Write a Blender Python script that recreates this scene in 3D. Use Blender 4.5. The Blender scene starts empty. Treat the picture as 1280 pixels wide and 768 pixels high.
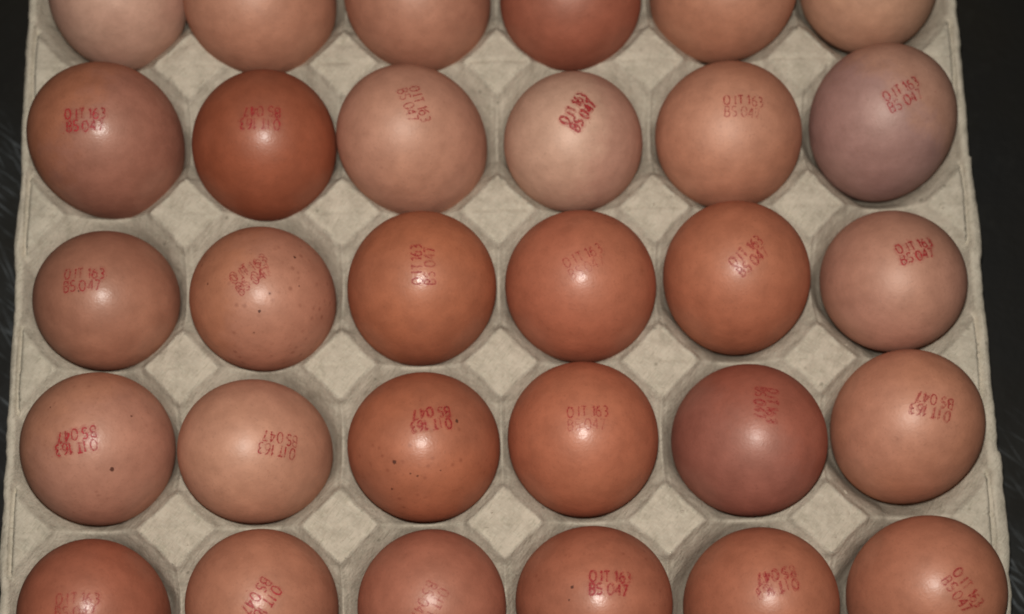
import bpy, math, random
import numpy as np
from mathutils import Vector, Matrix
from mathutils.bvhtree import BVHTree

random.seed(7)
RNG = np.random.RandomState(11)
S = bpy.context.scene
COL = S.collection
MM = 0.001

# ------------------------------------------------------------------ camera
cam_d = bpy.data.cameras.new("camera")
cam = bpy.data.objects.new("camera", cam_d)
COL.objects.link(cam)
CAM_LOC = Vector((-0.006861, -0.113291, 0.477017))
fx = Vector((0.99967, -0.01912, 0.01701)).normalized()
fz = Vector((-0.02075, -0.21684, 0.97599)).normalized()
fy = fz.cross(fx).normalized()
fx = fy.cross(fz).normalized()
cam.matrix_world = Matrix(((fx.x, fy.x, fz.x, CAM_LOC.x), (fx.y, fy.y, fz.y, CAM_LOC.y),
                           (fx.z, fy.z, fz.z, CAM_LOC.z), (0, 0, 0, 1)))
cam_d.sensor_width = 36.0
cam_d.lens = 36.0 * 2000 / 1280
cam_d.clip_start = 0.01
cam_d.clip_end = 20
cam_d.dof.use_dof = True
cam_d.dof.focus_distance = 0.455
cam_d.dof.aperture_fstop = 7.0
S.camera = cam
S.cycles.filter_width = 1.75
S.cycles.transparent_max_bounces = 48

# ------------------------------------------------------------------ light
w = bpy.data.worlds.new("World")
S.world = w
w.use_nodes = True
bg = w.node_tree.nodes["Background"]
bg.inputs[0].default_value = (0.93, 0.98, 1.0, 1)
bg.inputs[1].default_value = 0.010

fl = bpy.data.lights.new("camera_flash", 'AREA')
fl.shape = 'DISK'
fl.size = 0.012
fl.energy = 2.30
fl.color = (1.0, 0.965, 0.90)
flo = bpy.data.objects.new("camera_flash", fl)
COL.objects.link(flo)
flo.location = CAM_LOC + fy * 0.030 + fx * (-0.004) + fz * 0.004
flo.rotation_euler = cam.matrix_world.to_euler()

vs = S.view_settings
vs.view_transform = 'Standard'
vs.look = 'None'
vs.exposure = 0.0
vs.gamma = 1.0


# ------------------------------------------------------------------ helpers
def tag(o, label=None, cat=None, group=None, kind=None):
    if label: o['label'] = label
    if cat: o['category'] = cat
    if group: o['group'] = group
    if kind: o['kind'] = kind


def lin(c):
    return tuple(((v / 255) / 12.92 if v / 255 <= 0.04045 else ((v / 255 + 0.055) / 1.055) ** 2.4) for v in c)


def mesh_obj(name, verts, faces, mat, parent=None, smooth=True):
    me = bpy.data.meshes.new(name)
    me.from_pydata([tuple(v) for v in verts], [], [tuple(f) for f in faces])
    if smooth:
        me.polygons.foreach_set('use_smooth', [True] * len(me.polygons))
    me.update()
    o = bpy.data.objects.new(name, me)
    COL.objects.link(o)
    if mat: me.materials.append(mat)
    if parent: o.parent = parent
    return o


class NT:
    """tiny node-tree writer"""
    def __init__(self, name):
        self.m = bpy.data.materials.new(name)
        self.m.use_nodes = True
        self.t = self.m.node_tree
        self.b = self.t.nodes['Principled BSDF']
        self.tc = self.t.nodes.new('ShaderNodeTexCoord')

    def n(self, typ, **kw):
        nd = self.t.nodes.new(typ)
        for k, v in kw.items():
            if k.startswith('i_'):
                key = k[2:]
                key = int(key) if key.isdigit() else key.replace('_', ' ')
                if isinstance(v, bpy.types.NodeSocket):
                    self.t.links.new(v, nd.inputs[key])
                else:
                    nd.inputs[key].default_value = v
            else:
                setattr(nd, k, v)
        return nd

    def link(self, a, b):
        self.t.links.new(a, b)

    def mapping(self, loc=(0, 0, 0), rot=(0, 0, 0), scale=(1, 1, 1), src=None):
        if any(rot):
            src = self.n('ShaderNodeMapping', i_Vector=src or self.tc.outputs['Object'], i_Rotation=rot).outputs[0]
            rot = (0, 0, 0)
        return self.n('ShaderNodeMapping', i_Vector=src or self.tc.outputs['Object'], i_Location=loc,
                      i_Rotation=rot, i_Scale=scale).outputs[0]

    def noise(self, vec, scale, detail=3.0, rough=0.55):
        return self.n('ShaderNodeTexNoise', i_Vector=vec, i_Scale=scale, i_Detail=detail, i_Roughness=rough).outputs[0]

    def ramp(self, fac, a, b, ca=(0, 0, 0, 1), cb=(1, 1, 1, 1)):
        r = self.n('ShaderNodeValToRGB', i_Fac=fac)
        r.color_ramp.elements[0].position = a
        r.color_ramp.elements[0].color = ca
        r.color_ramp.elements[1].position = b
        r.color_ramp.elements[1].color = cb
        return r.outputs[0]

    def mix(self, fac, a, b, blend='MIX'):
        m = self.n('ShaderNodeMix', data_type='RGBA', blend_type=blend)
        for i, v in ((0, fac), (6, a), (7, b)):
            if isinstance(v, bpy.types.NodeSocket):
                self.t.links.new(v, m.inputs[i])
            else:
                m.inputs[i].default_value = v
        return m.outputs[2]

    def math(self, op, a, b=0.0, clamp=False):
        m = self.n('ShaderNodeMath', operation=op, use_clamp=clamp)
        for i, v in ((0, a), (1, b)):
            if isinstance(v, bpy.types.NodeSocket):
                self.t.links.new(v, m.inputs[i])
            else:
                m.inputs[i].default_value = v
        return m.outputs[0]


def c4(c, k=1.0):
    return (min(c[0] * k, 1), min(c[1] * k, 1), min(c[2] * k, 1), 1)


# ------------------------------------------------------------------ materials
def pulp_material():
    t = NT("grey_beige_moulded_pulp")
    v = t.mapping()
    big = t.noise(v, 28, 3)
    mid = t.noise(v, 170, 4, 0.65)
    fine = t.noise(v, 1100, 3, 0.7)
    fib = t.noise(t.mapping(rot=(0, 0, 0.6), scale=(1, 5, 1)), 420, 3, 0.6)
    fib2 = t.noise(t.mapping(rot=(0, 0, -0.9), scale=(1, 6, 1)), 380, 3, 0.6)
    c = t.mix(t.ramp(big, 0.35, 0.65), (0.535, 0.474, 0.380, 1), (0.570, 0.497, 0.400, 1))
    c = t.mix(t.ramp(mid, 0.32, 0.62), (0.42, 0.368, 0.290, 1), c)
    c = t.mix(t.math('MULTIPLY', t.ramp(fib, 0.52, 0.66), 0.5), c, (0.60, 0.56, 0.45, 1))
    c = t.mix(t.math('MULTIPLY', t.ramp(fib2, 0.54, 0.68), 0.5), c, (0.30, 0.275, 0.20, 1))
    vor = t.n('ShaderNodeTexVoronoi', i_Vector=v, i_Scale=150.0, i_Randomness=1.0)
    speck = t.math('MULTIPLY', t.ramp(vor.outputs['Distance'], 0.06, 0.12, (1, 1, 1, 1), (0, 0, 0, 1)),
                   t.ramp(t.noise(v, 60, 1), 0.52, 0.56))
    c = t.mix(t.math('MULTIPLY', speck, 0.55), c, (0.16, 0.14, 0.10, 1))
    t.link(c, t.b.inputs['Base Color'])
    t.b.inputs['Roughness'].default_value = 0.92
    t.b.inputs['Specular IOR Level'].default_value = 0.15
    h = t.math('ADD', t.math('MULTIPLY', mid, 1.0), t.math('MULTIPLY', fine, 0.45))
    h = t.math('ADD', h, t.math('MULTIPLY', fib2, 0.5))
    bp = t.n('ShaderNodeBump', i_Height=h, i_Strength=0.9, i_Distance=0.0006)
    t.link(bp.outputs[0], t.b.inputs['Normal'])
    return t.m


def shell_material(base, tint, tint_amt, speckle, rough, seed, tdir=None):
    """eggshell: base pigment, cloudy tint (bloom), pores, optional brown speckles"""
    t = NT("eggshell")
    v = t.mapping(loc=(seed * 0.37, seed * 0.71, seed * 0.13))
    base = Vector(base)
    base = Vector((base.x * 0.81, base.y * 0.757, base.z * 0.752))
    cl = t.noise(v, 30, 2, 0.5)
    patch = t.ramp(cl, 0.40, 0.62)
    if tdir:      # bloom lies on one side of the shell only
        dp = t.n('ShaderNodeVectorMath', operation='DOT_PRODUCT', i_0=t.tc.outputs['Object'], i_1=tdir).outputs['Value']
        patch = t.ramp(t.math('ADD', t.math('MULTIPLY', dp, 40.0), t.math('ADD', t.math('MULTIPLY', cl, 1.1), t.math('MULTIPLY', t.noise(v, 160, 4, 0.7), 0.7))), 0.65, 1.75)
    c = t.mix(t.math('MULTIPLY', patch, tint_amt), c4(base), c4(Vector(tint) * 0.84))
    mott = t.noise(v, 170, 4, 0.6)
    c = t.mix(t.ramp(mott, 0.30, 0.70), t.mix(1.0, c, (0.84, 0.81, 0.79, 1), 'MULTIPLY'), t.mix(1.0, c, (1.08, 1.07, 1.06, 1), 'MULTIPLY'))
    pores = t.noise(v, 1300, 2, 0.5)
    c = t.mix(t.math('MULTIPLY', t.ramp(pores, 0.58, 0.72), 0.30), c, c4(base * 0.55))
    # small uneven pigment dots
    vor = t.n('ShaderNodeTexVoronoi', i_Vector=v, i_Scale=290.0, i_Randomness=1.0)
    gate = t.ramp(t.noise(v, 75, 2), 0.56 - 0.20 * speckle, 0.64 - 0.14 * speckle)
    dots = t.math('MULTIPLY', t.ramp(vor.outputs['Distance'], 0.05 + 0.03 * speckle, 0.17 + 0.12 * speckle, (1, 1, 1, 1), (0, 0, 0, 1)), gate)
    c = t.mix(t.math('MULTIPLY', dots, 0.22 + 0.35 * speckle), c, c4(Vector((base.x * 0.45, base.y * 0.30, base.z * 0.28))))
    t.link(c, t.b.inputs['Base Color'])
    rr = t.math('ADD', t.math('MULTIPLY', mott, 0.22), rough - 0.11)
    t.b.inputs['Roughness'].default_value = 0.9
    t.b.inputs['Specular IOR Level'].default_value = 0.0
    h = t.math('ADD', t.math('MULTIPLY', pores, 0.6), t.noise(v, 480, 3, 0.6))
    bp = t.n('ShaderNodeBump', i_Height=h, i_Strength=0.40, i_Distance=0.00016)
    t.link(bp.outputs[0], t.b.inputs['Normal'])
    # thin waxy cuticle: a tight lobe over a broad soft one
    g1 = t.n('ShaderNodeBsdfGlossy', i_Roughness=rr, i_Normal=bp.outputs[0])
    g2 = t.n('ShaderNodeBsdfGlossy', i_Roughness=0.60, i_Color=(1.0, 0.80, 0.68, 1), i_Normal=bp.outputs[0])
    m1 = t.n('ShaderNodeMixShader')
    t.link(t.b.outputs[0], m1.inputs[1]); t.link(g2.outputs[0], m1.inputs[2]); m1.inputs[0].default_value = 0.065
    m2 = t.n('ShaderNodeMixShader')
    t.link(m1.outputs[0], m2.inputs[1]); t.link(g1.outputs[0], m2.inputs[2]); m2.inputs[0].default_value = 0.022
    t.link(m2.outputs[0], t.t.nodes['Material Output'].inputs['Surface'])
    return t.m


def ink_material():
    t = NT("red_stamp_ink")
    at = t.n('ShaderNodeAttribute', attribute_name='ink')
    v = t.mapping()
    n1 = t.noise(v, 1500, 3, 0.7)
    n2 = t.noise(v, 330, 2, 0.6)
    a = t.math('MULTIPLY', t.ramp(n1, 0.36, 0.56), t.ramp(n2, 0.25, 0.50))
    a = t.math('ADD', t.math('MULTIPLY', a, 0.85), 0.15)
    a = t.math('MULTIPLY', a, at.outputs['Fac'], clamp=True)
    t.link(a, t.b.inputs['Alpha'])
    t.b.inputs['Base Color'].default_value = (0.43, 0.026, 0.032, 1)
    t.b.inputs['Roughness'].default_value = 0.5
    t.b.inputs['Specular IOR Level'].default_value = 0.3
    return t.m


def spot_material():
    t = NT("dark_brown_spot")
    at = t.n('ShaderNodeAttribute', attribute_name='ink')
    t.link(t.math('MULTIPLY', at.outputs['Fac'], 0.9), t.b.inputs['Alpha'])
    t.b.inputs['Base Color'].default_value = (0.11, 0.033, 0.018, 1)
    t.b.inputs['Roughness'].default_value = 0.6
    return t.m


def worktop_material():
    t = NT("dark_scratched_worktop")
    v = t.mapping()
    big = t.noise(v, 7, 4, 0.6)
    mid = t.noise(v, 90, 5, 0.7)
    side = t.n('ShaderNodeSeparateXYZ', i_Vector=v)
    c = t.mix(t.ramp(big, 0.35, 0.65), (0.0060, 0.0062, 0.0064, 1), (0.010, 0.0085, 0.0058, 1))
    c = t.mix(t.math('MULTIPLY', t.ramp(mid, 0.55, 0.80), 0.45), c, (0.022, 0.021, 0.018, 1))
    # long thin scratches in two directions, only in worn areas
    s1 = t.noise(t.mapping(rot=(0, 0, math.radians(38)), scale=(0.06, 1, 1)), 900, 2, 0.6)
    s2 = t.noise(t.mapping(rot=(0, 0, math.radians(62)), scale=(0.05, 1, 1)), 640, 2, 0.6)
    # scuffed patches beside the tray
    worn = None
    for bx_, by_, br in ((0.185, -0.085, 0.055), (-0.170, -0.015, 0.045), (-0.175, 0.045, 0.030), (0.30, 0.22, 0.09), (-0.32, -0.25, 0.12)):
        d = t.n('ShaderNodeVectorMath', operation='DISTANCE', i_0=v, i_1=(bx_, by_, 0.0)).outputs['Value']
        k = t.ramp(t.math('DIVIDE', d, br), 0.45, 1.0, (1, 1, 1, 1), (0, 0, 0, 1))
        worn = k if worn is None else t.math('MAXIMUM', worn, k)
    worn = t.math('MULTIPLY', worn, t.ramp(t.noise(v, 38, 3, 0.6), 0.35, 0.60))
    sc = t.math('MULTIPLY', t.math('MAXIMUM', t.ramp(s1, 0.57, 0.67), t.ramp(s2, 0.58, 0.68)), worn)
    c = t.mix(t.math('MULTIPLY', sc, 0.8), c, (0.15, 0.165, 0.175, 1))
    c = t.mix(t.math('MULTIPLY', worn, 0.22), c, (0.028, 0.034, 0.038, 1), 'ADD')  # bluish sheen over the scuffs, painted into the base colour
    vor = t.n('ShaderNodeTexVoronoi', i_Vector=v, i_Scale=85.0, i_Randomness=1.0)
    crumbs = t.math('MULTIPLY', t.ramp(vor.outputs['Distance'], 0.035, 0.075, (1, 1, 1, 1), (0, 0, 0, 1)),
                    t.ramp(t.noise(v, 45, 2), 0.50, 0.56))
    c = t.mix(t.math('MULTIPLY', crumbs, 0.8), c, (0.14, 0.13, 0.11, 1))
    t.link(c, t.b.inputs['Base Color'])
    t.b.inputs['Specular IOR Level'].default_value = 0.22
    t.link(t.math('SUBTRACT', 0.62, t.math('MULTIPLY', sc, 0.25)), t.b.inputs['Roughness'])
    h = t.math('ADD', t.math('MULTIPLY', mid, 1.0), t.math('MULTIPLY', sc, -0.8))
    bp = t.n('ShaderNodeBump', i_Height=h, i_Strength=0.5, i_Distance=0.0006)
    t.link(bp.outputs[0], t.b.inputs['Normal'])
    return t.m


PULP = pulp_material()
INK = ink_material()
SPOT = spot_material()

# ------------------------------------------------------------------ worktop
P = 0.0485            # pitch of the cells
DEPTH = 0.0315        # depth of a cup below the posts
top = mesh_obj("worktop", [(-1.2, -1.2, 0), (1.2, -1.2, 0), (1.2, 1.2, 0), (-1.2, 1.2, 0)], [(0, 1, 2, 3)],
               worktop_material(), smooth=False)
top.location = (0, 0, -DEPTH - 0.0022)
tag(top, kind='structure')


# ------------------------------------------------------------------ egg tray
def vnoise(x, y, scale, seed):
    """smooth value noise on arrays, -1..1"""
    r = np.random.RandomState(seed)
    g = r.rand(64, 64) * 2 - 1
    u = x / scale + 17.3
    v = y / scale + 23.7
    iu = np.floor(u).astype(int); iv = np.floor(v).astype(int)
    fu = u - iu; fv = v - iv
    fu = fu * fu * (3 - 2 * fu); fv = fv * fv * (3 - 2 * fv)
    a = g[iu % 64, iv % 64]; b = g[(iu + 1) % 64, iv % 64]
    c = g[iu % 64, (iv + 1) % 64]; d = g[(iu + 1) % 64, (iv + 1) % 64]
    return (a * (1 - fu) + b * fu) * (1 - fv) + (c * (1 - fu) + d * fu) * fv


def smax(a, b, k):
    h = np.clip(0.5 + 0.5 * (a - b) / k, 0, 1)
    return b * (1 - h) + a * h + k * h * (1 - h)


NX, NY = 3.0, 2.5       # half extents in cells
LIP = 0.060             # lip beyond the outer peak line, in cells


def tray_height(X, Y):
    """X, Y in cell units, tray centre at 0.  Returns z in metres and the cup mask."""
    cx = np.clip(np.floor(X + NX), 0, 5) + 0.5 - NX
    cy = np.clip(np.floor(Y + NY), 0, 4) + 0.5 - NY
    dx = np.abs(X - cx); dy = np.abs(Y - cy)
    r = np.hypot(dx, dy)
    ang = np.arctan2(dy, dx)
    Rd = 0.552 / np.maximum(np.cos(ang - math.pi / 4), 0.5)
    R = 0.45 * 0.560 + 0.55 * np.minimum(Rd, 0.64)
    R = R + 0.011 * vnoise(X, Y, 0.36, 3)
    # cup wall: a soft shoulder, then steeper down to the flat seat under the egg
    t = (R - r) / (R - 0.17)
    prof_t = [0, 0.012, 0.04, 0.09, 0.16, 0.27, 0.34, 0.44, 0.60, 0.80, 1.0]
    prof_z = [0, 0.6, 1.9, 3.2, 4.8, 8.6, 12.4, 18.2, 24.5, 29.5, DEPTH / MM]
    fine_t = np.linspace(0, 1, 400)
    fz_ = np.interp(fine_t, prof_t, prof_z)
    ker = np.hanning(17); ker /= ker.sum()
    pad = np.concatenate([-fz_[8:0:-1], fz_, np.full(8, fz_[-1])])
    fz_ = np.convolve(pad, ker, 'valid'); fz_ -= fz_[0]
    wall = -np.interp(np.clip(t, 0, 1), fine_t, fz_) * MM
    wall = np.where(t <= 0, 0.0, wall)
    # saddles between neighbouring cups
    ex = np.abs(X) > NX - 0.5; ey = np.abs(Y) > NY - 0.5
    bx = (0.5 - dx); by = (0.5 - dy)          # distance to the vertical / horizontal border line
    ux = 0.5 - dy; uy = 0.5 - dx              # distance along that line from the post

    def saddle(u):
        s = np.clip((u - 0.195) / 0.085, 0, 1)
        return -0.0085 * (s * s * (3 - 2 * s)) - 0.006 * np.clip((u - 0.24) / 0.24, 0, 1)
    zx = np.where(ex & (np.abs(X) > np.abs(cx)), -0.0013, saddle(ux))
    zy = np.where(ey & (np.abs(Y) > np.abs(cy)), -0.0013, saddle(uy))
    wx = np.where(ex & (np.abs(X) > np.abs(cx)), -0.012, 0.020); wy = np.where(ey & (np.abs(Y) > np.abs(cy)), -0.012, 0.014)
    ridge_x = zx - np.clip(bx - wx, 0, 1) * P * 3.2 - 0.0004 * np.clip(bx / 0.02, 0, 1)
    ridge_y = zy - np.clip(by - wy, 0, 1) * P * 3.2
    sm = lambda q: np.clip(q, 0, 1) ** 2 * (3 - 2 * np.clip(q, 0, 1))
    inner_x = ~(ex & (np.abs(X) > np.abs(cx))); inner_y = ~(ey & (np.abs(Y) > np.abs(cy)))
    wall = wall - 0.0014 * sm((ux - 0.20) / 0.05) * sm(1 - (bx - 0.01) / 0.11) * inner_x * (t > 0)
    wall = wall - 0.0008 * sm((uy - 0.20) / 0.05) * sm(1 - (by - 0.01) / 0.10) * inner_y * (t > 0)
    wall = np.maximum(wall, -DEPTH)
    z = smax(wall, ridge_x, 0.0007)
    z = smax(z, ridge_y, 0.0007)
    z = np.minimum(z, 0.0)
    cup = (r < R)
    # posts: slightly domed, pressed crease across the middle
    d = np.minimum(bx + by, 1)
    post = ~cup
    z = z - 0.0011 * np.clip(d / 0.22, 0, 1) ** 2 * post
    crease = np.exp(-(by / 0.0075) ** 2) * (0.45 + 0.55 * (vnoise(X, Y, 0.11, 9) > -0.2))
    z = z - 0.0010 * crease * np.where(bx < 0.19, 1, 0.0)
    # fine lines down the sides of the vertical saddles
    z = z - 0.00070 * np.exp(-((bx - 0.020) / 0.0075) ** 2) * (ux > 0.20) * (~ex | (np.abs(X) < np.abs(cx)))
    z = z - 0.00028 * np.exp(-((bx) / 0.006) ** 2) * (ux > 0.24)
    # groove between the outermost half posts and the rim
    gx = np.exp(-((np.abs(X) - (NX + 0.010 + 0.006 * vnoise(Y, X, 0.3, 8))) / 0.0105) ** 2)
    z = z - 0.0040 * gx * np.clip((0.30 - ux) / 0.05, 0, 1)
    gy = np.exp(-((np.abs(Y) - (NY + 0.010)) / 0.0105) ** 2)
    z = z - 0.0018 * gy * np.clip((0.30 - uy) / 0.05, 0, 1)
    # rim
    over = np.maximum(np.abs(X) - NX, np.abs(Y) - NY)
    z = np.where(over > 0.0, np.minimum(z, -0.0006 - 0.0012 * np.clip(over / LIP, 0, 1) ** 2), z)
    z = z + 0.0007 * vnoise(X, Y, 0.9, 5) * np.clip(1 - r * 0.5, 0, 1)
    z = z + 0.00028 * vnoise(X, Y, 0.14, 6) + 0.00020 * vnoise(X, Y, 0.055, 7)
    z = z - 0.0007 * np.clip(vnoise(X, Y, 0.10, 13) - 0.72, 0, 1) / 0.28
    return z, cup, over


def build_tray():
    N = 76
    n_in = int(round((2 * NX + 2 * LIP) * N)); m_in = int(round((2 * NY + 2 * LIP) * N))
    xs = np.linspace(-NX - LIP, NX + LIP, n_in + 1)
    ys = np.linspace(-NY - LIP, NY + LIP, m_in + 1)
    # rolled outer edge of the rim: out 0.3 mm, down, back in
    off = [0.006, 0.010, 0.008, -0.03]
    dz = [0.0006, 0.0013, 0.0027, 0.0032]

    def ext(a):
        lo, hi = a[0], a[-1]
        A = np.concatenate([[lo - o for o in off[::-1]], a, [hi + o for o in off]])
        D = np.concatenate([dz[::-1], np.zeros(len(a)), dz])
        return A, D
    xa, xd = ext(xs); ya, yd = ext(ys)
    X, Y = np.meshgrid(xa, ya)
    DX, DY = np.meshgrid(xd, yd)
    Z, cup, over = tray_height(np.clip(X, xs[0], xs[-1]), np.clip(Y, ys[0], ys[-1]))
    Z = Z - np.maximum(DX, DY)
    # the moulding is a little out of true and its torn edge wavers
    WX = X * P + 0.0005 * vnoise(X, Y, 1.6, 21) + 0.00016 * vnoise(X, Y, 0.25, 22)
    WY = Y * P + 0.0005 * vnoise(X, Y, 1.6, 23)
    edge = np.clip((np.abs(X) - NX - 0.02) / 0.05, 0, 1)
    tear = 0.00075 * vnoise(Y, Y * 0, 0.5, 31) + 0.00042 * vnoise(Y, X * 0, 0.13, 32) + 0.00018 * vnoise(Y, X * 0, 0.045, 33)
    WX = WX + np.sign(X) * edge * tear
    notch = np.where((X > 0) & (Y < 0.82), 0.0009, 0.0) + np.where((X > 0) & (Y < -1.1), 0.0006, 0)
    WX = WX + edge * notch
    edy = np.clip((np.abs(Y) - NY - 0.02) / 0.05, 0, 1)
    WY = WY + np.sign(Y) * edy * (0.0006 * vnoise(X, Y * 0, 0.5, 34) + 0.0003 * vnoise(X, Y * 0, 0.1, 35))
    h, w_ = X.shape
    V = np.stack([WX, WY, Z], -1).reshape(-1, 3)
    idx = np.arange(h * w_).reshape(h, w_)
    F = np.stack([idx[:-1, :-1], idx[:-1, 1:], idx[1:, 1:], idx[1:, :-1]], -1).reshape(-1, 4)
    # vertex normals of the undivided sheet, so that parts meet without a seam
    fn = np.cross(V[F[:, 2]] - V[F[:, 0]], V[F[:, 3]] - V[F[:, 1]])
    VN = np.zeros_like(V)
    for k in range(4):
        np.add.at(VN, F[:, k], fn)
    VN /= np.maximum(np.linalg.norm(VN, axis=1, keepdims=True), 1e-12)
    # which part each face belongs to
    fc = lambda A: ((A[:-1, :-1] + A[1:, 1:]) / 2).reshape(-1)
    FX, FY, FO = fc(X), fc(Y), fc(over)
    FC = (cup[:-1, :-1] & cup[1:, 1:]).reshape(-1)
    rim = FO > 0.018
    cupi = np.clip(np.floor(FX + NX), 0, 5).astype(int) + 6 * np.clip(np.floor(FY + NY), 0, 4).astype(int)
    posti = np.round(FX + NX).astype(int) + 7 * np.round(FY + NY).astype(int)
    part = np.where(rim, 0, np.where(FC, 100 + cupi, 200 + posti))
    root = bpy.data.objects.new("egg_tray", None)
    COL.objects.link(root)
    root.empty_display_size = 0.05
    tag(root, "grey-beige moulded paper pulp tray holding thirty brown eggs", "egg tray")
    for pid in np.unique(part):
        f = F[part == pid]
        if len(f) < 12:
            continue
        u, inv = np.unique(f, return_inverse=True)
        inv = inv.reshape(f.shape)
        name = "rim" if pid == 0 else ("cup" if pid < 200 else "post")
        me = bpy.data.meshes.new(name)
        me.vertices.add(len(u)); me.vertices.foreach_set('co', V[u].ravel())
        me.loops.add(len(f) * 4); me.loops.foreach_set('vertex_index', inv.ravel().astype(np.int32))
        me.polygons.add(len(f))
        me.polygons.foreach_set('loop_start', np.arange(0, len(f) * 4, 4, dtype=np.int32))
        me.update(calc_edges=True)
        me.polygons.foreach_set('use_smooth', [True] * len(f))
        me.normals_split_custom_set_from_vertices(VN[u].tolist())
        me.materials.append(PULP)
        o = bpy.data.objects.new(name, me)
        COL.objects.link(o)
        o.parent = root
    return root



def build_fibres(root):
    """loose paper fibres and crumbs of pulp lying on the moulding"""
    rnd = random.Random(5)
    V, F = [], []

    def zz(x, y):
        return float(tray_height(np.array([x / P]), np.array([y / P]))[0][0])
    for k in range(150):
        ix = rnd.randint(0, 6) - NX; iy = rnd.randint(0, 5) - NY
        x = (ix + rnd.gauss(0, 0.10)) * P; y = (iy + rnd.gauss(0, 0.10)) * P
        if abs(x) > NX * P + 0.002 or abs(y) > NY * P + 0.002:
            continue
        a = rnd.uniform(0, 6.28)
        n = rnd.randint(3, 7); st = rnd.uniform(0.0003, 0.0006) if k % 3 else 0.00022
        r = rnd.uniform(0.00006, 0.00013) if k % 3 else rnd.uniform(0.0002, 0.00042)
        b = len(V)
        for i in range(n):
            z = zz(x, y) + r * 0.7 + rnd.uniform(0, 0.0001)
            rr = r * (0.5 if i in (0, n - 1) else rnd.uniform(0.8, 1.2))
            for j in range(5):
                t = 2 * math.pi * j / 5
                V.append((x - math.sin(a) * math.cos(t) * rr, y + math.cos(a) * math.cos(t) * rr, z + math.sin(t) * rr))
            x += math.cos(a) * st; y += math.sin(a) * st; a += rnd.uniform(-0.6, 0.6)
        for i in range(n - 1):
            for j in range(5):
                F.append((b + i * 5 + j, b + i * 5 + (j + 1) % 5, b + (i + 1) * 5 + (j + 1) % 5, b + (i + 1) * 5 + j))
    o = mesh_obj("loose_fibres", V, F, PULP, root)
    o['kind'] = 'stuff'


TRAY = build_tray()
build_fibres(TRAY)

# ------------------------------------------------------------------ stamp lettering (strokes in a 1 x 1.6 box)
def arc(cx, cy, rx, ry, a0, a1, n=10):
    return [(cx + rx * math.cos(math.radians(a0 + (a1 - a0) * i / n)), cy + ry * math.sin(math.radians(a0 + (a1 - a0) * i / n))) for i in range(n + 1)]


H = 1.0
GL = {
    '0': (0.62, [arc(0.31, 0.5, 0.29, 0.5, 90, 450, 16)]),
    'O': (0.62, [arc(0.31, 0.5, 0.29, 0.5, 90, 450, 16)]),
    'I': (0.16, [[(0.08, 0), (0.08, 1)]]),
    'T': (0.56, [[(0.0, 0.98), (0.56, 0.98)], [(0.30, 1), (0.30, 0)]]),
    '1': (0.26, [[(0.02, 0.80), (0.18, 1.0), (0.18, 0.0)]]),
    '6': (0.52, [arc(0.26, 0.29, 0.24, 0.29, 0, 360, 14), [(0.02, 0.32), (0.08, 0.66), (0.22, 0.90), (0.42, 1.0)]]),
    '3': (0.50, [[(0.04, 0.94), (0.20, 1.0)] + arc(0.20, 0.76, 0.24, 0.24, 90, -90, 8) + arc(0.20, 0.27, 0.27, 0.26, 85, -110, 9)]),
    'B': (0.54, [[(0.04, 0), (0.04, 1), (0.28, 1)] + arc(0.26, 0.77, 0.22, 0.23, 80, -90, 7) + [(0.06, 0.53)],
                 [(0.26, 0.53)] + arc(0.26, 0.27, 0.26, 0.27, 80, -90, 8) + [(0.04, 0)]]),
    'S': (0.52, [arc(0.27, 0.75, 0.22, 0.25, 30, 250, 9) + arc(0.26, 0.26, 0.24, 0.26, 80, -150, 10)]),
    '4': (0.54, [[(0.42, 0), (0.42, 1), (0.02, 0.32), (0.54, 0.32)]]),
    '7': (0.50, [[(0.02, 0.98), (0.48, 0.98), (0.18, 0.0)]]),
    ' ': (0.14, []),
}


def line_strokes(txt, x0, y0, h, gap):
    out = []
    x = x0
    for ch in txt:
        wd, st = GL[ch]
        out.append([[(x + p[0] * h * 0.92, y0 + p[1] * h) for p in s] for s in st])
        x += wd * h * 0.92 + gap
    return out, x - gap


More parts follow.
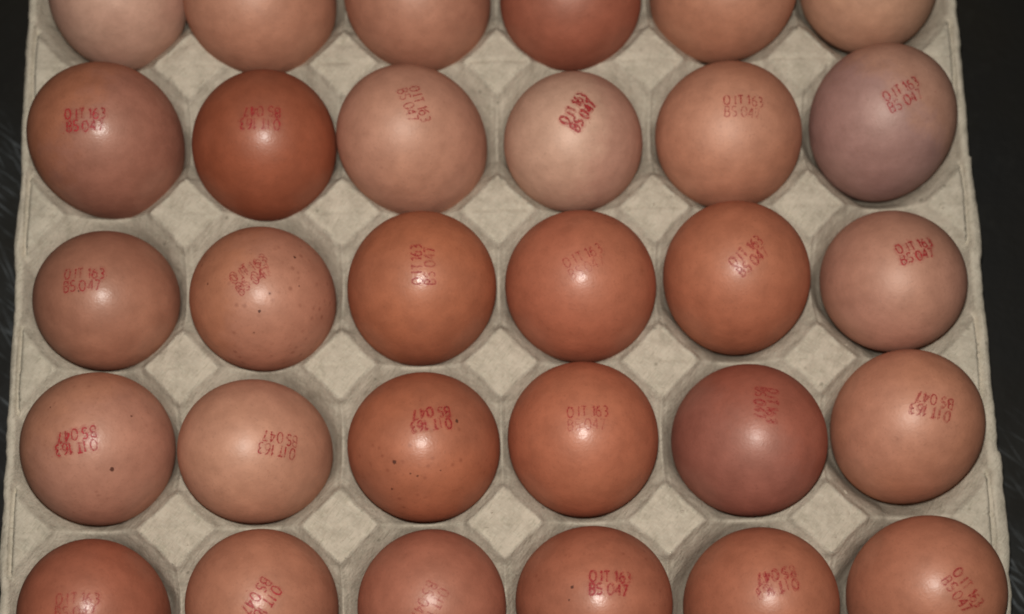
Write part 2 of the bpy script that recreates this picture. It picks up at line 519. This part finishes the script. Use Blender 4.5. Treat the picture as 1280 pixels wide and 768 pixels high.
def make_stamp(bvh, centre, deg, parent, seed, fade=1.0, scale=1.0, double=0.0, smear=0.0, bleed=0.25, lines=("0 IT 163", "BS 047"),
               fades=None, indent=0.0):
    """ink lines laid on the shell: every stroke is a strip of small quads that follows the surface"""
    rnd = random.Random(seed)
    scale *= 0.96
    h = 3.25 * scale; gap = 0.50 * scale; lh = 3.85 * scale
    glyphs = []
    wmax = 0
    for li, tx in enumerate(lines):
        g, wd = line_strokes(tx, indent if li else 0.0, -li * lh, h, gap)
        wmax = max(wmax, wd)
        lf = fades[li] if fades else 1.0
        for st in g:
            glyphs.append((st, lf * rnd.uniform(0.72, 1.1)))
    ox, oy = wmax / 2, (h - lh) / 2
    c = Vector((centre[0], centre[1], 0.06))
    hit, nrm, _, _ = bvh.ray_cast(c, Vector((0, 0, -1)))
    e1 = (Vector((1, 0, 0)) - nrm * nrm.x).normalized()
    e2 = nrm.cross(e1)
    a = math.radians(deg)
    t1 = e1 * math.cos(a) + e2 * math.sin(a)
    t2 = nrm.cross(t1)
    V, F, A = [], [], []

    def proj(s, t, lift):
        p = hit + t1 * (s * MM) + t2 * (t * MM) + nrm * 0.008
        q, n, _, _ = bvh.ray_cast(p, -nrm)
        if q is None:
            return None
        return q + n * lift

    def strip(pts, wd, lift, al):
        # resample
        res = [pts[0]]
        for i in range(1, len(pts)):
            d = math.dist(pts[i - 1], pts[i])
            k = max(1, int(d / 0.35))
            for j in range(1, k + 1):
                res.append((pts[i - 1][0] + (pts[i][0] - pts[i - 1][0]) * j / k, pts[i - 1][1] + (pts[i][1] - pts[i - 1][1]) * j / k))
        # extend ends a little
        rows = []
        for i, p in enumerate(res):
            q0 = res[max(0, i - 1)]; q1 = res[min(len(res) - 1, i + 1)]
            dx, dy = q1[0] - q0[0], q1[1] - q0[1]
            L = math.hypot(dx, dy) or 1
            nx, ny = -dy / L, dx / L
            w0 = wd * rnd.uniform(0.75, 1.2)
            row = []
            for k_, s in enumerate((-1.0, -0.45, 0.45, 1.0)):
                v = proj(p[0] - ox + nx * w0 * s, p[1] - oy + ny * w0 * s, lift)
                if v is None: return
                row.append(v)
            rows.append(row)
        b = len(V)
        n = len(rows)
        for i, row in enumerate(rows):
            endf = 0.55 if i in (0, n - 1) else 1.0
            for k_, v in enumerate(row):
                V.append(v)
                A.append(al * endf * (0.0 if k_ in (0, 3) else 1.0))
        for i in range(n - 1):
            for k_ in range(3):
                F.append((b + i * 4 + k_, b + i * 4 + k_ + 1, b + (i + 1) * 4 + k_ + 1, b + (i + 1) * 4 + k_))

    jit = [(rnd.uniform(-0.12, 0.12), rnd.uniform(-0.15, 0.15)) for _ in glyphs]
    for (st, lf), (jx, jy) in zip(glyphs, jit):
        for s in st:
            q = [(x + jx, y + jy) for x, y in s]
            if bleed > 0:
                strip(q, 1.15, 0.00003, bleed * fade * lf)
            strip(q, 0.31, 0.00006, 1.0 * fade * lf)
            if double:
                q2 = [(x + 0.55 * double + 0.15 * x / wmax, y + 0.75 * double) for x, y in q]
                if rnd.random() < 0.85:
                    strip(q2, 0.33, 0.00009, 0.75 * fade * lf)
    # stray ink droplets
    for _ in range(int(10 + 26 * smear)):
        x = rnd.gauss(wmax / 2, wmax * 0.36); y = rnd.gauss(oy, 2.8)
        s = rnd.uniform(0.08, 0.22)
        strip([(x - s, y), (x + s, y + rnd.uniform(-s, s))], s * 1.3, 0.00005, fade * rnd.uniform(0.3, 0.8))
    o = mesh_obj("printed_code", V, F, INK, parent)
    at = o.data.attributes.new('ink', 'FLOAT', 'POINT')
    at.data.foreach_set('value', A)
    return o


def make_spot(bvh, x, y, r, parent, seed, al=1.0):
    rnd = random.Random(seed)
    hit, nrm, _, _ = bvh.ray_cast(Vector((x, y, 0.06)), Vector((0, 0, -1)))
    e1 = (Vector((1, 0, 0)) - nrm * nrm.x).normalized(); e2 = nrm.cross(e1)
    V = [hit + nrm * 0.00004]; A = [al]; F = []
    n = 12
    rr = [rnd.uniform(0.75, 1.25) for _ in range(n)]
    for ring, (k, a_) in enumerate(((0.55, al), (1.0, 0.0))):
        for i in range(n):
            t = 2 * math.pi * i / n
            p = hit + (e1 * math.cos(t) + e2 * math.sin(t)) * r * k * rr[i] + nrm * 0.004
            q, m, _, _ = bvh.ray_cast(p, -nrm)
            V.append(q + m * 0.00004); A.append(a_)
    for i in range(n):
        j = (i + 1) % n
        F.append((0, 1 + i, 1 + j))
        F.append((1 + i, 1 + n + i, 1 + n + j, 1 + j))
    o = mesh_obj("dark_spot", V, F, SPOT, parent)
    at = o.data.attributes.new('ink', 'FLOAT', 'POINT')
    at.data.foreach_set('value', A)


# ------------------------------------------------------------------ eggs
# row, column: x, y (mm, tray centre), short radius (mm), lean x, lean y (rad)
POSE = {(0, 0): (-119.51, 95.31, 21.51, -0.003, 0.226), (0, 1): (-73.96, 93.23, 23.1, -0.243, -0.096),
        (0, 2): (-24.33, 93.57, 22.75, -0.226, -0.016), (0, 3): (23.88, 92.74, 22.27, -0.075, -0.016),
        (0, 4): (72.1, 95.73, 22.91, 0.193, -0.056), (0, 5): (119.64, 97.55, 22.12, -0.147, -0.052),
        (1, 0): (-121.06, 46.67, 22.75, -0.191, 0.245), (1, 1): (-72.71, 44.79, 22.44, 0.089, 0.077),
        (1, 2): (-26.21, 45.72, 22.23, -0.411, 0.23), (1, 3): (23.78, 45.06, 21.59, -0.202, -0.113),
        (1, 4): (72.5, 46.31, 22.65, -0.212, -0.045), (1, 5): (120.61, 49.47, 22.58, -0.009, 0.295),
        (2, 0): (-119.63, -3.39, 21.26, -0.03, -0.112), (2, 1): (-72.18, -3.9, 21.8, -0.049, -0.063),
        (2, 2): (-24.25, -1.75, 22.7, 0.037, 0.141), (2, 3): (24.5, -1.57, 22.93, -0.052, 0.07),
        (2, 4): (72.26, 0.18, 22.42, -0.056, 0.194), (2, 5): (120.16, -0.8, 21.64, 0.043, -0.232),
        (3, 0): (-120.47, -49.24, 22.05, -0.048, 0.192), (3, 1): (-73.51, -50.41, 21.46, -0.354, 0.031),
        (3, 2): (-23.4, -49.77, 22.38, -0.127, -0.07), (3, 3): (23.74, -48.61, 22.65, -0.02, 0.078),
        (3, 4): (73.12, -49.35, 22.54, 0.206, -0.077), (3, 5): (121.28, -46.7, 22.29, 0.027, 0.262),
        (4, 0): (-119.82, -98.45, 21.39, -0.129, 0.336), (4, 1): (-70.79, -96.56, 21.82, -0.147, 0.23),
        (4, 2): (-21.71, -96.96, 21.83, -0.021, 0.121), (4, 3): (25.04, -96.61, 22.36, 0.202, 0.012),
        (4, 4): (74.17, -98.17, 21.9, 0.25, 0.145), (4, 5): (123.16, -96.25, 22.03, 0.2, 0.284)}

MAUVE = (160, 112, 102); PINK = (198, 142, 124); ORANGE = (196, 126, 94); DUN = (156, 100, 80)
# shell colour (sRGB), cloud tint, amount, speckle, roughness
LOOK = {(0, 0): ((216, 176, 154), PINK, 0.4, 0.0, 0.55), (0, 1): ((202, 148, 122), ORANGE, 0.2, 0.0, 0.50),
        (0, 2): ((198, 142, 116), DUN, 0.3, 0.0, 0.52), (0, 3): ((178, 106, 82), DUN, 0.3, 0.0, 0.50),
        (0, 4): ((202, 146, 118), ORANGE, 0.3, 0.0, 0.52), (0, 5): ((214, 168, 138), PINK, 0.3, 0.0, 0.54),
        (1, 0): ((184, 120, 90), MAUVE, 0.5, 0.15, 0.27), (1, 1): ((168, 92, 62), DUN, 0.25, 0.0, 0.33),
        (1, 2): ((204, 152, 126), PINK, 0.3, 0.1, 0.50), (1, 3): ((218, 178, 154), PINK, 0.6, 0.0, 0.50),
        (1, 4): ((208, 150, 122), ORANGE, 0.4, 0.0, 0.55), (1, 5): ((200, 154, 132), (174, 134, 128), 0.85, 0.0, 0.50),
        (2, 0): ((194, 138, 112), DUN, 0.5, 0.25, 0.33), (2, 1): ((196, 133, 102), PINK, 0.4, 0.9, 0.35),
        (2, 2): ((192, 118, 84), DUN, 0.3, 0.1, 0.27), (2, 3): ((192, 116, 88), ORANGE, 0.3, 0.1, 0.30),
        (2, 4): ((192, 120, 90), ORANGE, 0.3, 0.05, 0.32), (2, 5): ((202, 150, 126), PINK, 0.5, 0.2, 0.50),
        (3, 0): ((200, 142, 114), PINK, 0.5, 0.35, 0.33), (3, 1): ((210, 156, 128), PINK, 0.3, 0.0, 0.42),
        (3, 2): ((190, 116, 84), DUN, 0.4, 0.6, 0.31), (3, 3): ((194, 118, 88), ORANGE, 0.3, 0.05, 0.28),
        (3, 4): ((176, 104, 84), MAUVE, 0.35, 0.05, 0.35), (3, 5): ((208, 146, 116), PINK, 0.3, 0.1, 0.40),
        (4, 0): ((182, 108, 82), DUN, 0.3, 0.1, 0.28), (4, 1): ((198, 136, 108), DUN, 0.3, 0.2, 0.28),
        (4, 2): ((190, 122, 98), DUN, 0.3, 0.1, 0.33), (4, 3): ((190, 118, 90), DUN, 0.3, 0.55, 0.27),
        (4, 4): ((190, 120, 92), ORANGE, 0.3, 0.2, 0.33), (4, 5): ((196, 130, 102), ORANGE, 0.4, 0.1, 0.34)}

# stamp: offset from the egg centre (mm), reading direction (deg), options
TDIR = {(1, 0): (0.8, -0.55, 0), (1, 5): (-0.75, -0.6, -0.1), (3, 4): (-0.7, -0.5, 0), (3, 0): (0.6, -0.7, 0), (1, 3): (0.9, -0.2, -0.3), (2, 1): (0.9, -0.4, 0)}
STAMP = {(1, 0): ((-0.98, -1.55), 0, dict(fade=0.95, bleed=0.2, indent=0.4)),
         (1, 1): ((2.19, 0.23), 180, dict(fade=0.80, bleed=0.15)),
         (1, 2): ((1.11, 3.4), -70, dict(fade=0.62, bleed=0.08)),
         (1, 3): ((0.07, 1.26), 57, dict(fade=1.0, bleed=0.26, double=0.5)),
         (1, 4): ((0.28, 0.35), -2, dict(fade=0.62, bleed=0.1, fades=(1.0, 0.7))),
         (1, 5): ((0.26, 0.44), 26, dict(fade=0.75, bleed=0.15, double=0.0)),
         (2, 0): ((-1.28, 0.52), 0, dict(fade=0.70, bleed=0.15)),
         (2, 1): ((-0.29, 1.57), 35, dict(fade=0.45, bleed=0.06, double=0.9, smear=0.8)),
         (2, 2): ((1.5, 1.4), 91, dict(fade=0.55, bleed=0.1, fades=(0.9, 0.8), double=0.2)),
         (2, 3): ((-0.23, 1.47), 25, dict(fade=0.45, bleed=0.08, fades=(1.0, 0.6))),
         (2, 4): ((0.08, 0.66), 40, dict(fade=0.50, bleed=0.12, double=0.4)),
         (2, 5): ((1.46, 3.09), 15, dict(fade=0.95, bleed=0.2, scale=0.95)),
         (3, 0): ((-0.68, -0.88), 188, dict(fade=1.05, bleed=0.2)),
         (3, 1): ((9.07, -0.87), 171, dict(fade=0.72, bleed=0.1)),
         (3, 2): ((2.55, 4.66), 189, dict(fade=0.62, bleed=0.14, double=0.35, smear=0.5)),
         (3, 3): ((-0.1, 2.76), 0, dict(fade=0.62, bleed=0.08, fades=(1.0, 0.55))),
         (3, 4): ((1.63, 7.11), -100, dict(fade=0.48, bleed=0.12, double=0.6, scale=0.95)),
         (3, 5): ((1.07, 2.78), 165, dict(fade=0.55, bleed=0.08, double=0.5)),
         (4, 0): ((0.64, 2.85), 0, dict(fade=0.50, bleed=0.15)),
         (4, 1): ((2.39, 1.1), -125, dict(fade=0.95, bleed=0.12)),
         (4, 2): ((-0.21, -0.47), -118, dict(fade=0.42, bleed=0.08)),
         (4, 3): ((3.53, 4.37), -3, dict(fade=0.75, bleed=0.15, double=0.25, smear=0.4)),
         (4, 4): ((0.99, 5.78), 190, dict(fade=0.55, bleed=0.12, double=0.6)),
         (4, 5): ((3.97, -0.19), -57, dict(fade=0.55, bleed=0.1, double=0.3))}

SPOTS = {(3, 0): [(8.87, -8.3, 0.9), (13.5, 7.0, 0.5), (-9, 9.5, 0.4)],
         (3, 2): [(9.77, 4.08, 0.8), (-8.01, -7.51, 0.9), (7.0, 8.2, 0.5), (-9.0, -14.5, 0.6), (-1.5, -11.5, 0.5), (-3.5, -10.8, 0.4), (5, -10, 0.35)],
         (2, 1): [(2.0, -9.0, 0.7), (11.5, 8.0, 0.7), (-13.5, 0.0, 0.5), (5.0, -4.0, 0.4), (0.0, -14.5, 0.4), (13.0, -1.0, 0.4)],
         (4, 3): [(-7.0, 3.5, 0.7), (-8.0, 0.0, 0.5)], (2, 0): [(-2.5, -3.0, 0.4)]}

LABEL = {
    (0, 0): "pale pinkish egg in the top left corner of the tray, cut by the frame",
    (0, 1): "light orange-brown egg in the top row, second from the left edge",
    (0, 2): "dusky pink-brown egg in the top row above the egg with a code running downward",
    (0, 3): "darkest egg of the top row, reddish brown, above the palest stamped egg",
    (0, 4): "tan egg in the top row, second from the right edge",
    (0, 5): "pale peach egg in the top right corner of the tray",
    (1, 0): "brown egg leaning by the left rim, second row, bold upright red code beside its shine",
    (1, 1): "darkest red-brown egg of the tray with upside-down red code, second row",
    (1, 2): "dusky pink egg leaning left, second row, its red code running downward",
    (1, 3): "palest cream egg of the second row with thick smudged red code climbing steeply",
    (1, 4): "matt apricot egg in second row with small upright code, left of the mauve egg",
    (1, 5): "greyish mauve egg leaning by the right rim, second row",
    (2, 0): "brown egg by the left rim, third row, upright red code above its shine",
    (2, 1): "freckled brown egg with blurred red code, third row, below the darkest egg",
    (2, 2): "orange-brown egg at tray middle, third row, its faint code running upward across its shine",
    (2, 3): "orange-brown egg below the palest cream egg, with faint rising code",
    (2, 4): "orange-brown egg in third row with steeply rising smudged code, left of a matt pinkish egg",
    (2, 5): "matt pinkish egg by the right rim, third row, dark red rising code near its top",
    (3, 0): "pinkish brown egg by the left rim, fourth row, one dark spot and upside-down code",
    (3, 1): "pale smooth egg in fourth row with upside-down code at its right side",
    (3, 2): "shiny orange-brown egg with several dark spots and upside-down code, fourth row",
    (3, 3): "orange-brown egg in fourth row with upright code touching a tiny bright shine",
    (3, 4): "dull plum-brown egg in fourth row with blurred vertical code near its top",
    (3, 5): "light orange egg by the right rim, fourth row, faint upside-down code",
    (4, 0): "dark brown egg in the bottom left corner of the tray, faint upright code",
    (4, 1): "brown egg of the bottom row with strong red code running down to the left",
    (4, 2): "brown egg of the bottom row, third from left, with very faint code",
    (4, 3): "brown egg of the bottom row with bold upright code and specks beside it",
    (4, 4): "brown egg of the bottom row with blurred upside-down code, second from right",
    (4, 5): "brown egg in the bottom right corner of the tray, code running downward right",
}


def egg_mesh(a, lx, ly, seed):
    rnd = random.Random(seed)
    K = 1.27
    n, m = 96, 64
    asym = rnd.uniform(0.05, 0.10)
    L = math.hypot(lx, ly)
    ax = Vector((lx / L * math.sin(L), ly / L * math.sin(L), math.cos(L)))
    q = Vector((0, 0, 1)).rotation_difference(ax)
    p2, p3 = rnd.uniform(0, 6.28), rnd.uniform(0, 6.28)
    V, F = [], []
    V.append(q @ Vector((0, 0, K * a)))
    for i in range(1, m):
        th = math.pi * i / m
        for j in range(n):
            ph = 2 * math.pi * j / n
            r = a * math.sin(th) * (1 + asym * math.cos(th)) * (1 + 0.009 * math.cos(2 * ph + p2) + 0.004 * math.cos(3 * ph + p3))
            V.append(q @ Vector((r * math.cos(ph), r * math.sin(ph), K * a * math.cos(th))))
    V.append(q @ Vector((0, 0, -K * a)))
    for j in range(n):
        F.append((0, 1 + j, 1 + (j + 1) % n))
    for i in range(m - 2):
        b = 1 + i * n
        for j in range(n):
            F.append((b + j, b + n + j, b + n + (j + 1) % n, b + (j + 1) % n))
    last = len(V) - 1
    b = 1 + (m - 2) * n
    for j in range(n):
        F.append((last, b + (j + 1) % n, b + j))
    return V, F


for key in sorted(POSE):
    x, y, a, lx, ly = POSE[key]
    seed = key[0] * 10 + key[1] + 5
    V, F = egg_mesh(a * MM, lx, ly, seed)
    base, tint, ta, spk, ro = LOOK[key]
    e = mesh_obj("egg", V, F, shell_material(lin(base), lin(tint), ta, spk, ro, seed, TDIR.get(key)))
    e.location = (x * MM, y * MM, -0.001)
    tag(e, LABEL[key], "egg", "brown eggs standing in the tray")
    bvh = BVHTree.FromPolygons([Vector(v) for v in V], F)
    if key in STAMP:
        (sx, sy), deg, kw = STAMP[key]
        make_stamp(bvh, (sx * MM, sy * MM), deg, e, seed, **kw)
    for k, (px, py, r) in enumerate(SPOTS.get(key, ())):
        make_spot(bvh, px * MM, py * MM, r * 0.8 * MM, e, seed * 7 + k, 0.9 if r > 0.6 else 0.6)
